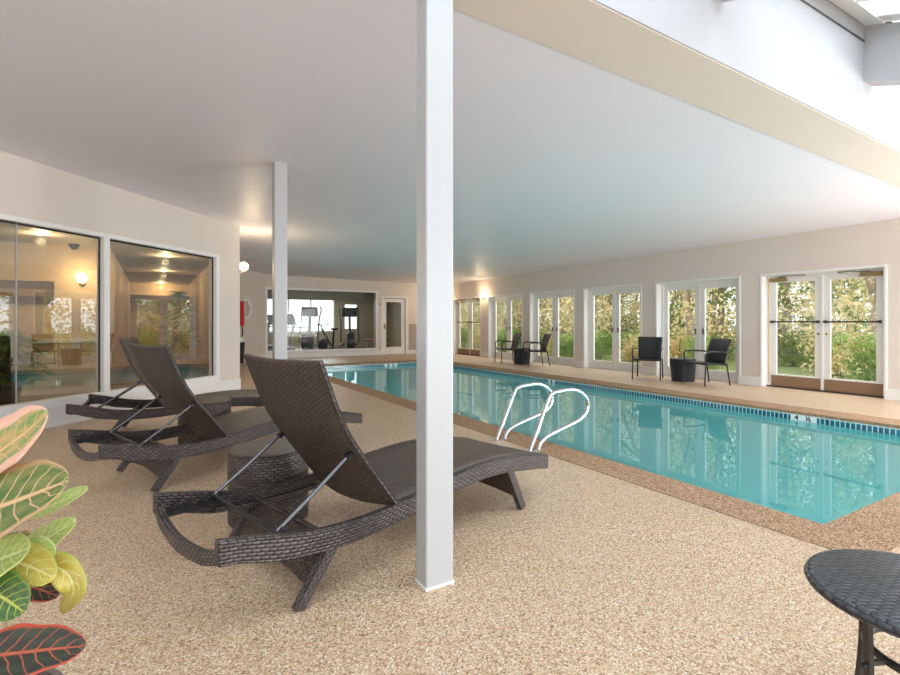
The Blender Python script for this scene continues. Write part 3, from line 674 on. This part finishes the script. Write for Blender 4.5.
# ------------------------------------------------------------------ loungers
top = [(-.331, .399), (-.254, .384), (-.176, .369), (-.071, .345), (.042, .320), (.172, .306), (.312, .301), (.47, .305), (.63, .318), (.78, .336), (.918, .352), (1.127, .368), (1.30, .370), (1.45, .360), (1.62, .340), (1.75, .318), (1.872, .294)]
thk = [.100, .096, .105, .110, .100, .100, .096, .092, .088, .086, .086, .088, .092, .094, .098, .096, .094]
LWD = .78
def interp(u):
    for (a, za), (b, zb_) in zip(top, top[1:]):
        if a <= u <= b: return za+(zb_-za)*(u-a)/(b-a)
    return top[-1][1] if u > 0 else top[0][1]
backp = [(.535, .305), (.43, .45), (.32, .60), (.255, .70), (.21, .795), (.165, .912), (.12, 1.034)]
def lounger(loc, a, lab, lean=0):
    rt = empty('lounge_chair', (*loc, 0), PI/2-a, lab, 'sun lounger', 'brown wicker sun loungers')
    tp = smooth_path([(u, 0, z) for u, z in top], 3); bt = smooth_path([(u, 0, z-t) for (u, z), t in zip(top, thk)], 3)
    for v0, v1 in ((0, .045), (LWD-.045, LWD)):
        m = MB(); n = len(tp); arc = [0]
        for i in range(1, n): arc.append(arc[-1]+(tp[i]-tp[i-1]).length)
        ns = 4
        for i in range(n-1):
            T0, T1, B0, B1 = tp[i], tp[i+1], bt[i], bt[i+1]
            for v, fl_ in ((v0, 0), (v1, 1)):
                q = [(B0.x, v, B0.z), (B1.x, v, B1.z), (T1.x, v, T1.z), (T0.x, v, T0.z)]; u = [(arc[i], 0), (arc[i+1], 0), (arc[i+1], .095), (arc[i], .095)]
                if fl_: q = q[::-1]; u = u[::-1]
                m.quad(*q, uv=u)
            m.quad((T0.x, v0, T0.z), (T1.x, v0, T1.z), (T1.x, v1, T1.z), (T0.x, v1, T0.z), uv=[(arc[i], 0), (arc[i+1], 0), (arc[i+1], .03), (arc[i], .03)])
            m.quad((B0.x, v1, B0.z), (B1.x, v1, B1.z), (B1.x, v0, B1.z), (B0.x, v0, B0.z), uv=[(arc[i], 0), (arc[i+1], 0), (arc[i+1], .03), (arc[i], .03)])
        for i, o_ in ((0, 1), (n-1, 0)):
            q = [(tp[i].x, v0, tp[i].z), (tp[i].x, v1, tp[i].z), (bt[i].x, v1, bt[i].z), (bt[i].x, v0, bt[i].z)]; u = [(0, 0), (.045, 0), (.045, .09), (0, .09)]
            if not o_: q = q[::-1]
            m.quad(*q, uv=u)
        ob = m.build('side_rail', M['wick_rail'], rt)
        bm = bmesh.new(); bm.from_mesh(ob.data); bmesh.ops.remove_doubles(bm, verts=bm.verts, dist=1e-5); bm.to_mesh(ob.data); bm.free()
        md = ob.modifiers.new('b', 'BEVEL'); md.width = .009; md.segments = 2; md.limit_method = 'ANGLE'; md.angle_limit = 1.0
    # seat
    u0, u1 = .53, 1.85
    def sf(s, t):
        u = u0+(u1-u0)*s; return (u, .042+(LWD-.084)*t, interp(u)-.004-.012*math.sin(PI*t))
    m = MB(); m.grid(sf, 34, 8, lambda s, t: (s*(u1-u0), t*(LWD-.08))); m.build('seat', M['wick_seat'], rt, smooth=True, solid=.016)
    m = MB(); m.bar([(1.86, .04, .250), (1.86, LWD-.04, .250)], .03, .075); m.build('foot_rail', M['wick_rail'], rt)
    # backrest
    bp = smooth_path([(u+lean*(z-.305)/.73, 0, z) for u, z in backp], 5); nb = len(bp)-1
    arc = [0]
    for i in range(nb): arc.append(arc[-1]+(bp[i+1]-bp[i]).length)
    def bf(s, t):
        i = min(int(round(s*nb)), nb); p = bp[i]; tg = (bp[min(i+1, nb)]-bp[max(i-1, 0)]).normalized()
        nrm = Vector((tg.z, 0, -tg.x)); nrm = -nrm if nrm.x > 0 else nrm     # towards the back
        bow = math.sin(PI*t)**.8*(.055-.03*s)
        q = p+nrm*bow; return (q.x, .03+(LWD-.06)*t, q.z)
    m = MB(); m.grid(bf, nb, 14, lambda s, t: (arc[min(int(round(s*nb)), nb)], t*(LWD-.1)))
    m.build('backrest', M['wick_seat'], rt, smooth=True, solid=.016)
    for v in (.03, LWD-.03):
        m = MB(); m.sweep([(p.x, v, p.z) for p in bp], [(-.013, -.012), (.013, -.012), (.013, .012), (-.013, .012)], up=(1, 0, 0)); m.build('back_frame', M['wick_rail'], rt, bevel=.004)
    # struts, pivot rod, notched racks
    for v in (.068, LWD-.068):
        m = MB(); m.tube([(-.075, v, .335), (.10, v, .452), (.285, v, .585)], .0095, 10, up=(0, 1, 0)); st = m.build('strut', M['strut'], rt, smooth=True)
        m = MB(); m.bar([(.27, v, .573), (.32, v, .606)], .026, .03, (0, 1, 0)); m.build('bracket', M['bk_metal'], st)
        m = MB(); m.box(-.31, -.02, v-.024, v-.014, .292, .322) if v > .3 else m.box(-.31, -.02, v-.024, v-.014, .292, .322)
        for k in range(4):
            uu = -.28+k*.066; m.bar([(uu, v-.018, .31), (uu+.035, v-.018, .352)], .02, .012, (0, 1, 0))
        m.build('notched_rack', M['bk_metal'], rt)
    m = MB(); m.tube([(-.075, .05, .335), (-.075, LWD-.05, .335)], .0095); m.build('pivot_rod', M['bk_metal'], rt, smooth=True)
    for v in (.058, LWD-.058):
        m = MB(); m.bar(smooth_path([(-.07, v, .262), (.08, v, .24), (.3, v, .235), (.5, v, .245)], 4), .028, .026); m.build('lower_bar', M['wick_rail'], rt)
    # bowed head bar
    m = MB(); m.bar(smooth_path([(-.312, .035, .325), (-.325, .16, .290), (-.332, LWD/2, .270), (-.325, LWD-.16, .290), (-.312, LWD-.035, .325)], 5), .032, .05); m.build('head_bar', M['wick_rail'], rt)
    # legs
    for (ub, ut, ztp) in ((0, .17, .232), (1.585, 1.44, .282)):
        for v in (.022, LWD-.022):
            m = MB(); m.bar([(ub, v, .0), (ut, v, ztp)], .04, .055, (0, 0, 1) if False else (1, 0, 0)); 
            m.v = [(x, y, max(z, 0)) for x, y, z in m.v]; m.build('leg', M['wick_rail'], rt, bevel=.004)
        f = lambda s: (ub+(ut-ub)*s, ztp*s)
        a0 = f(.32); a1 = f(1.0)
        m = MB(); m.grid(lambda s, t: (a0[0]+(a1[0]-a0[0])*s, .035+(LWD-.07)*t, a0[1]+(a1[1]-a0[1])*s+(1-s)*.03*math.sin(PI*t)), 4, 10, lambda s, t: (t*.6, s*.2)); m.build('leg_panel', M['wick_seat'], rt, solid=.018)
        m = MB(); m.tube([(ut, .04, ztp+.015), (ut, LWD-.04, ztp+.015)], .014); m.build('crossbar', M['wick_rail'], rt)
    return rt
lounger((.528, 2.09), 1.300, 'nearest brown wicker lounger with raised back, partly behind the thick white post', -.015)
lounger((.019, 4.085), 1.241, 'middle brown wicker lounger with raised back, between the other two', -.04)
lounger((-.405, 6.10), 1.732, 'farthest brown wicker lounger, beside the lobby window and mostly hidden')

def stool(x, y, lab, m='wick_stool', R=.235, H=.435, grp=None, R2=None):
    R2 = R2 or R
    rt = empty('side_stool', (x, y, 0), 0, lab, 'side table', grp)
    a = MB(); a.lathe([(R2-.006, 0), (R2, .01), (R, H-.02), (R-.003, H-.012)], 48); a.build('body', M[m], rt, smooth=True)
    a = MB(); a.lathe([(R-.003, H-.018), (R+.003, H-.012), (R+.003, H-.004), (R-.006, H)], 48); a.build('top', M['wick_seat' if m == 'wick_stool' else 'wick_black'], rt, smooth=True)
def dl(px, d):
    l = (px-450)/500*d; s, c = math.sin(TH), math.cos(TH); return (d*s+l*c, d*c-l*s)
stool(*dl(269, 3.09), 'round drum shaped brown wicker side table behind the nearest lounger')
stool(*dl(205, 4.92), 'round brown wicker side table behind the middle lounger back')

# ------------------------------------------------------------------ chairs by the windows
def armchair(x, y, face, lab):
    # local: front towards -y
    rt = empty('armchair', (x, y, 0), face, lab, 'chair', 'dark wicker armchairs by the windows')
    a = MB()
    a.grid(lambda s, t: (-.25+.5*s, -.27+.5*t, .425-.012*math.sin(PI*s)-.02*t), 8, 8, lambda s, t: (s*.5, t*.5)); a.build('seat', M['wick_black'], rt, smooth=True, solid=.03)
    a = MB(); a.grid(lambda s, t: ((-.225-.025*t)+(.45+.05*t)*s, .21+.02*t+.12*t*t+.02*math.sin(PI*s), .40+.48*t), 8, 10, lambda s, t: (s*.5, t*.5)); a.build('backrest', M['wick_black'], rt, smooth=True, solid=.022)
    a = MB(); a.tube([(-.25, -.27, .41), (.25, -.27, .41), (.25, .23, .39), (-.25, .23, .39)], .014, 8, True); a.build('seat_frame', M['bk_metal'], rt)
    for s in (-1, 1):
        a = MB(); a.tube([(s*.275, -.30, 0), (s*.27, -.27, .42)], .014, 8, up=(0, 1, 0)); a.build('leg', M['bk_metal'], rt)
        a = MB(); a.tube([(s*.26, .30, 0), (s*.25, .23, .42)], .014, 8, up=(0, 1, 0)); a.build('leg', M['bk_metal'], rt)
        a = MB(); a.tube(smooth_path([(s*.27, -.27, .41), (s*.275, -.285, .55), (s*.28, -.27, .615), (s*.285, -.21, .64), (s*.285, 0, .64), (s*.265, .235, .625)], 4), .016, 8, up=(0, 0, 1) if False else (1, 0, 0)); a.build('armrest', M['bk_metal'], rt, smooth=True)
def facing(dx, dy): return math.atan2(dx, -dy)      # local -y maps to (dx,dy)
armchair(9.12, 7.02, facing(-.86, -.5), 'dark wicker armchair turned towards the camera, left of the near pair')
armchair(9.27, 5.80, facing(-.97, .26), 'dark wicker armchair in profile, right of the near pair beside the double door')
armchair(9.12, 11.95, facing(-.95, .28), 'dark wicker armchair in profile, left of the far pair')
armchair(9.2, 10.75, facing(-.93, .36), 'dark wicker armchair in profile, right of the far pair')
stool(9.38, 6.38, 'round dark wicker side table between the two near armchairs', 'wick_black', .25, .46, 'dark side tables by the windows', .22)
stool(9.2, 11.37, 'round dark wicker side table between the two far armchairs', 'wick_black', .25, .46, 'dark side tables by the windows', .22)

# ------------------------------------------------------------------ side table, right foreground
s_, c_ = math.sin(TH), math.cos(TH)
def cw(l, d): return (d*s_+l*c_, d*c_-l*s_)
tx, ty = cw(1.24, 1.295)
rt = empty('bistro_table', (tx, ty, 0), -TH, 'round charcoal woven top table with dark metal legs in the right foreground', 'side table')
a = MB(); 
def disc(R, z, n=24):
    pass
tp_ = MB(); k = 64
tp_.lathe([(.243, .472), (.26, .477), (.265, .486), (.26, .496), (.243, .502)], k); a = tp_.build('rim', M['wick_table'], rt, smooth=True)
tp_ = MB(); tp_.lathe([(.244, .475), (.244, .5015)], k); tp_.build('table_top', M['wick_table'], rt)
for i in range(4):
    an = math.radians(188+90*i); cx, cy = math.cos(an), math.sin(an)
    a = MB(); a.bar(smooth_path([(cx*.185, cy*.185, .478), (cx*.18, cy*.18, .40), (cx*.178, cy*.178, .28), (cx*.195, cy*.195, .12), (cx*.23, cy*.23, 0)], 5), .016, .014, (cx, cy, 0)); a.build('leg', M['dk_metal'], rt, smooth=True)
    a = MB(); a.lathe([(.007, 0), (.007, .01), (.003, .013)], 10); a.v = [(cx*(.186+z)-cy*x, cy*(.186+z)+cx*x, .33+y) for x, y, z in a.v]; a.build('bolt', M['black'], rt)
    a = MB(); a.tube([(cx*.125, cy*.125, .335), (cx*.18, cy*.18, .335)], .008, 8); a.build('ring_stay', M['dk_metal'], rt)
a = MB(); a.bar([(0, 0, 0)], .01, .01) if False else a.tube([(.125*math.cos(2*PI*i/40), .125*math.sin(2*PI*i/40), .335) for i in range(40)], .011, 10, True); a.build('ring', M['dk_metal'], rt, smooth=True)

# ------------------------------------------------------------------ safety gear behind the corner
q = Matrix.Translation((2.42, 16.42, 0)) @ R45
rt = empty('life_ring', (2.40, 16.38, 1.62), PI/4, 'white ring buoy hanging on the wall behind the corner', 'life ring')
a = MB(); a.tube([(.27*math.cos(2*PI*i/36), -.06, .27*math.sin(2*PI*i/36)) for i in range(36)], .05, 12, True, (0, 1, 0)); a.build('ring', M['ringwhite'], rt, smooth=True)
a = MB(); a.tube([(.34*math.cos(2*PI*i/36), -.06, .34*math.sin(2*PI*i/36)) for i in range(36)], .01, 6, True, (0, 1, 0)); a.build('rope', M['ringwhite'], rt)
rt = empty('rescue_tube', (2.28, 16.1, 1.0), PI/4, 'red rescue tube hanging upright in front of the ring buoy', 'rescue tube')
a = MB(); a.sweep([(0, -.05, .1), (0, -.05, .85)], [(-.06, -.05), (.06, -.05), (.06, .05), (-.06, .05)]); a.build('float', M['red'], rt, bevel=.03)
a = MB(); a.tube(smooth_path([(0, -.05, .1), (.03, -.05, -.1), (-.02, -.05, -.25), (0, -.05, -.35)]), .02); a.build('strap', M['black'], rt)
rt = empty('towel_bin', (2.2, 15.95, 0), PI/4, 'slim black bin with white towels behind the corner', 'bin')
a = MB(); a.lathe([(.15, 0), (.18, .62)], 20); a.build('body', M['black'], rt, smooth=True)
a = MB(); a.lathe([(.15, .6), (.16, .68), (.08, .78)], 16); a.build('towel', M['ringwhite'], rt, smooth=True)

# ------------------------------------------------------------------ croton plant, left foreground
def crotonmat(name, base1, base2, vein, edge, edgew=.75, nvein=8):
    m = mat(name, base1, .32, spec=.5)
    uv = N(m, 'ShaderNodeTexCoord'); sp = N(m, 'ShaderNodeSeparateXYZ'); L(m, uv.outputs['UV'], sp.inputs[0])
    def mth(op, a, b=None, c=None, clamp=False):
        n = N(m, 'ShaderNodeMath', operation=op, use_clamp=clamp)
        for i, q in enumerate((a, b, c)):
            if q is None: continue
            if isinstance(q, (int, float)): n.inputs[i].default_value = q
            else: L(m, q, n.inputs[i])
        return n.outputs[0]
    ax = mth('ABSOLUTE', sp.outputs[0])
    nz = N(m, 'ShaderNodeTexNoise'); nz.inputs['Scale'].default_value = 3.5; nz.inputs['Detail'].default_value = 3; L(m, uv.outputs['UV'], nz.inputs['Vector'])
    wob = mth('MULTIPLY', nz.outputs['Fac'], .5)
    ph = mth('SUBTRACT', mth('MULTIPLY_ADD', sp.outputs[1], nvein, wob), mth('MULTIPLY', ax, 1.6))
    fr = mth('FRACT', ph); d = mth('ABSOLUTE', mth('SUBTRACT', fr, .5))
    vn = mth('SUBTRACT', 1, mth('DIVIDE', d, mth('MULTIPLY_ADD', ax, -.07, .11)), clamp=True)
    mid = mth('SUBTRACT', 1, mth('DIVIDE', ax, .09), clamp=True)
    vv = mth('MAXIMUM', mth('MULTIPLY', vn, 1.6, clamp=True), mth('MULTIPLY', mid, 2.0, clamp=True), clamp=True)
    r = ramp(m, [(.38, base1), (.58, base2)]); L(m, nz.outputs['Fac'], r.inputs[0])
    m1 = N(m, 'ShaderNodeMix', data_type='RGBA'); L(m, vv, m1.inputs[0]); L(m, r.outputs[0], m1.inputs[6]); m1.inputs[7].default_value = (*vein, 1)
    ed = mth('DIVIDE', mth('SUBTRACT', mth('MULTIPLY_ADD', nz.outputs['Fac'], .3, ax), edgew+.12), .12, clamp=True)
    m2 = N(m, 'ShaderNodeMix', data_type='RGBA'); L(m, ed, m2.inputs[0]); L(m, m1.outputs[2], m2.inputs[6]); m2.inputs[7].default_value = (*edge, 1)
    L(m, m2.outputs[2], BS(m).inputs['Base Color'])
    bp = N(m, 'ShaderNodeBump'); bp.inputs['Strength'].default_value = .5; bp.inputs['Distance'].default_value = .004; L(m, vv, bp.inputs['Height']); bp.invert = True
    L(m, bp.outputs[0], BS(m).inputs['Normal'])
    tr = N(m, 'ShaderNodeBsdfTranslucent'); L(m, m2.outputs[2], tr.inputs[0]); mx = N(m, 'ShaderNodeMixShader'); mx.inputs[0].default_value = .2
    out = m.node_tree.nodes['Material Output']; L(m, BS(m).outputs[0], mx.inputs[1]); L(m, tr.outputs[0], mx.inputs[2]); L(m, mx.outputs[0], out.inputs[0])
    return m
CM = {
 'pink': crotonmat('pink edged croton leaf', (.62, .42, .16), (.22, .34, .10), (.80, .50, .22), (.86, .52, .38), .62, 7),
 'green': crotonmat('green veined croton leaf', (.09, .17, .04), (.24, .25, .07), (.78, .50, .26), (.60, .36, .18), .82, 8),
 'lime': crotonmat('lime croton leaf', (.38, .52, .12), (.55, .62, .20), (.80, .82, .40), (.62, .66, .25), .85, 8),
 'yellow': crotonmat('yellow croton leaf', (.55, .42, .06), (.62, .52, .12), (.80, .70, .30), (.45, .45, .08), .88, 7),
 'dark': crotonmat('dark red croton leaf', (.035, .03, .025), (.05, .06, .035), (.50, .12, .06), (.66, .10, .05), .86, 9),
 'deep': crotonmat('dark green croton leaf', (.05, .10, .02), (.08, .16, .03), (.50, .50, .10), (.2, .3, .06), .9, 9)}
pr = empty('croton_plant', (*cw(-1.06, 1.06), 0), -TH, 'potted croton with pink, green and dark red veined leaves at the left edge', 'plant')
px_, py_ = pr.location.x, pr.location.y
def cpt(px, py, d):   # a point of the plant, given in the plant's own frame (x right, y away, z up)
    return Vector(((px-450)/500*d+1.06, d-1.06, 1.2+(322.5-py)/500*d))
a = MB(); a.lathe([(.13, 0), (.16, .02), (.19, .3), (.2, .34), (.185, .34), (.18, .30)], 36); a.build('pot', M['terracotta'], pr, smooth=True)
a = MB(); a.lathe([(.02, .29), (.178, .30)], 24); a.build('soil', M['soil'], pr)
for k in range(4):
    an = k*1.6; a = MB(); a.tube(smooth_path([(0.03*math.cos(an), .03*math.sin(an), .3), (.06*math.cos(an), .06*math.sin(an), .6), (.09*math.cos(an+.3), .09*math.sin(an+.3), .92)]), .010, 8); a.build('stem', M['bark'], pr, smooth=True)
def leaf(path, width, m, roll=(0, 0, 1), cup=.18, wave=0.0):
    """path: base..tip points in the plant frame; roll: the direction the blade faces"""
    P = smooth_path(path, 6); n = len(P)-1; up = Vector(roll).normalized(); Ls = sum((P[i+1]-P[i]).length for i in range(n))
    def fn(s, t):
        i = int(round(s*n)); tg = (P[min(i+1, n)]-P[max(i-1, 0)]).normalized(); sd = tg.cross(up).normalized(); nn = sd.cross(tg)
        prof = max(0.0, math.sin(PI*min(1, s**.85*.97+.015)))**.62
        wv = width*.5*prof*(1+.05*math.sin(s*19+t*3)); x = (t*2-1)
        return tuple(P[i]+sd*(x*wv)+nn*(abs(x)*wv*cup+wave*math.sin(s*22)*abs(x)*.012))
    a = MB(); a.grid(fn, n, 10, lambda s, t: (t*2-1, s)); o = a.build('leaf', CM[m], pr, smooth=True, solid=.0012)
    # petiole
    return o
tow_ = Vector((.25, -.9, .35))
leaf([cpt(-38, 486, .92), cpt(0, 452, .90), cpt(28, 431, .89), cpt(48, 413, .88)], .105, 'pink', (.15, -.8, .55))
leaf([cpt(-55, 530, .86), cpt(-10, 511, .85), cpt(30, 496, .84), cpt(68, 481, .83)], .14, 'green', (.0, -.75, .65))
leaf([cpt(30, 515, .98), cpt(58, 503, .98), cpt(88, 488, .99)], .045, 'lime', (0, -.6, .8))
leaf([cpt(20, 552, .95), cpt(45, 540, .95), cpt(76, 520, .96)], .055, 'lime', (.2, -.7, .6))
leaf([cpt(22, 548, .9), cpt(38, 546, .9), cpt(54, 556, .9)], .035, 'lime', (0, -.6, .8))
leaf([cpt(12, 556, .90), cpt(40, 562, .90), cpt(66, 572, .90), cpt(74, 592, .90), cpt(62, 612, .91)], .048, 'yellow', (.3, -.8, .5), .3)
leaf([cpt(-8, 566, .88), cpt(20, 563, .875), cpt(55, 578, .87)], .075, 'yellow', (0, -.8, .6))
leaf([cpt(-10, 578, .93), cpt(25, 585, .93), cpt(58, 596, .92)], .055, 'dark', (0, -.7, .7))
leaf([cpt(-30, 572, .86), cpt(0, 560, .85), cpt(30, 548, .85)], .085, 'lime', (0, -.7, .7))
leaf([cpt(-30, 585, .84), cpt(0, 596, .83), cpt(24, 612, .83)], .075, 'deep', (.1, -.8, .6))
leaf([cpt(-50, 660, .80), cpt(0, 655, .79), cpt(45, 650, .785), cpt(85, 646, .78)], .078, 'dark', (0, -.75, .65))
random.seed(11)
kinds = ['pink', 'green', 'lime', 'deep', 'dark', 'green', 'yellow']
for k in range(30):
    an = random.uniform(.9, 2*PI-.55); h = random.uniform(.5, .98); l_ = random.uniform(.18, .3)
    d = Vector((math.cos(an), math.sin(an), 0)); b0 = d*.06+Vector((0, 0, h-.03)); 
    if d.x*l_+.06 > .10: continue
    leaf([b0, b0+d*l_*.5+Vector((0, 0, .06)), b0+d*l_+Vector((0, 0, .0))], random.uniform(.06, .1), kinds[k % 7], (d.x*.2, d.y*.2, 1))

# ------------------------------------------------------------------ leafy lobby plant, and one added for a reflection
def frond_plant(x, y, lab, h=1.6, m='leaf_p', n=150, spread=.5, ls=.22):
    rt = empty('potted_plant', (x, y, 0), 0, lab, 'plant')
    a = MB(); a.lathe([(.14, 0), (.19, .35), (.17, .35)], 24); a.build('pot', M['terracotta'], rt, smooth=True)
    a = MB(); a.tube(smooth_path([(0, 0, .3), (.03, 0, h*.5), (0, .02, h*.85)]), .015); a.build('stem', M['bark'], rt)
    a = MB()
    for i in range(n):
        an = random.uniform(0, 2*PI); z = random.uniform(.35, 1)*h; r = spread*random.uniform(.2, 1)*math.sin(PI*min(.95, (z/h)))**.5
        c = Vector((r*math.cos(an), r*math.sin(an), z)); d = Vector((math.cos(an), math.sin(an), random.uniform(-.5, .6))).normalized(); s = d.cross(Vector((0, 0, 1))).normalized()
        w_ = ls*.16; p = [c-d*ls*.5, c+s*w_, c+d*ls*.5-Vector((0, 0, ls*.15)), c-s*w_]; a.quad(*[tuple(v) for v in p])
    a.build('foliage', M[m], rt)
frond_plant(.52, 11.9, 'tall dark leafy potted plant in the corridor behind the lobby glass', 1.85, n=320, spread=.38)
frond_plant(*dl(4, 6.7), 'bushy green plant added behind the left lobby pane for the reflected garden shrubs', 1.1, 'leaf_g', 420, .5, .26)  # added plant standing in for garden shrubs mirrored in the pane
downlight(-2.75, 8.3, 2.498, 'added out of view lobby downlight brightening the bushy green plant', 30)  # extra lamp outside the view, added to brighten that plant

# ------------------------------------------------------------------ garden beyond the windows
g = MB(); g.box(XW+.28, 70, -30, 80, -.35, -.12); g.build('ground', M['grass'], kind='structure')
def foliage(rx_, rz_, n, ls, zc_, lumps=9):
    a = MB(); cs = []
    for i in range(lumps):
        an = random.uniform(0, 2*PI); rr = random.uniform(0, .6)*rx_; cs.append((rr*math.cos(an), rr*math.sin(an), zc_+random.uniform(-.6, .6)*rz_, random.uniform(.3, .5)*rx_))
    for i in range(n):
        cx, cy, cz, r = random.choice(cs)
        u = random.uniform(-1, 1); ph = random.uniform(0, 2*PI); q = math.sqrt(1-u*u); rr = r*random.uniform(.55, 1.1)
        c = Vector((cx+rr*q*math.cos(ph), cy+rr*q*math.sin(ph), cz+rr*u*.9))
        d = Vector((random.gauss(0, 1), random.gauss(0, 1), random.gauss(0, .7))).normalized(); s = d.cross(Vector((random.gauss(0, 1), random.gauss(0, 1), random.gauss(0, 1)))).normalized()
        l = ls*random.uniform(.6, 1.3); p = [c-d*l*.5, c+s*l*.3, c+d*l*.5, c-s*l*.3]; a.quad(*[tuple(v) for v in p])
    return a
def tree_proto(mk, h, n, ls, lab, grp, cat='tree'):
    rt = empty('garden_tree', (0, 0, -.15), 0, lab, cat, grp)
    a = MB()
    def branch(p, d, L_, r, dep):
        q = p+d*L_; m = p+d*L_*.5+Vector((random.gauss(0, .04), random.gauss(0, .04), 0))*L_
        pts = [p, m, q]; nseg = 3; 
        for i in range(2): 
            r0 = r*(1-.25*i); a.tube([tuple(pts[i]), tuple(pts[i+1])], r0, 7, up=(1, 0, 0))
        if dep:
            for k in range(3):
                nd = (d+Vector((random.gauss(0, .45), random.gauss(0, .45), random.uniform(-.1, .4)))).normalized(); branch(p+d*L_*random.uniform(.5, 1), nd, L_*.62, r*.5, dep-1)
    branch(Vector((0, 0, 0)), Vector((random.gauss(0, .05), random.gauss(0, .05), 1)).normalized(), h*.5, .12, 3)
    a.build('trunk', M['bark'], rt)
    foliage(h*.36, h*.62, n, ls, h*.52, 18).build('foliage', M[mk], rt)
    return rt
def shrub_proto(mk, r, n, ls, lab, grp):
    rt = empty('garden_shrub', (0, 0, -.15), 0, lab, 'shrub', grp)
    a = MB()
    for k in range(6):
        an = k*1.05; a.tube([(0, 0, 0), (r*.4*math.cos(an), r*.4*math.sin(an), r*.8)], .015, 5)
    a.build('stem', M['bark'], rt)
    foliage(r, r*.7, n, ls, r*.62, 10).build('foliage', M[mk], rt)
    return rt
random.seed(3)
BAYS = [(454, 484, 'behind the far double door'), (488, 524, 'left of the far chairs'), (530, 576, 'right of the far chairs'), (584, 642, 'behind the middle window bay'), (656, 740, 'behind the near chairs'), (767, 886, 'behind the near double door')]
ORD = ['nearest', 'second nearest', 'third nearest', 'fourth nearest', 'fifth nearest']
def at_px(px, X):
    k = (px-450)/500; s, c = math.sin(TH), math.cos(TH); return (X, X*(c-k*s)/(s+k*c))
def scatter(proto, desc, xs, s0, s1, per=None, jit=0):
    first = True
    for b, (p0, p1, where) in enumerate(BAYS):
        n = len(xs) if per is None else per[b]
        for i in range(n):
            x = xs[i]+random.uniform(-.5, .5); px = p0+(p1-p0)*(((i*.618+b*.37+jit) % 1)*.9+.05)
            X, Y = at_px(px, x)
            o = proto if first else copy_tree(proto); first = False
            sc = random.uniform(s0, s1); o.location = (X, Y, -.15); o.rotation_euler = (0, 0, random.uniform(0, 6.28)); o.scale = (sc, sc, sc*random.uniform(.95, 1.15))
            o['label'] = '%s, %s of those %s' % (desc, ORD[i], where)
scatter(tree_proto('leaf_y', 7.5, 3600, .13, '', 'yellow autumn trees in the garden'), 'slender yellow leafed tree', [14.3, 17.5, 21, 25], .8, 1.1)
scatter(tree_proto('leaf_g', 6.5, 3400, .13, '', 'green trees in the garden'), 'green leafed tree', [18.5, 23.5], .8, 1.15, jit=.3)
scatter(shrub_proto('leaf_g', .85, 2400, .08, '', 'green shrubs outside the windows'), 'low fresh green shrub', [12.6, 14.8, 16.8], .75, 1.0, jit=.1)
scatter(shrub_proto('leaf_d', 1.1, 2200, .10, '', 'deep green shrubs in the garden'), 'deep green shrub', [19, 24], .9, 1.4, jit=.55)
scatter(shrub_proto('leaf_y', .9, 2000, .08, '', 'yellow shrubs outside the windows'), 'yellowing shrub', [13.8, 20.5], .8, 1.3, jit=.75)
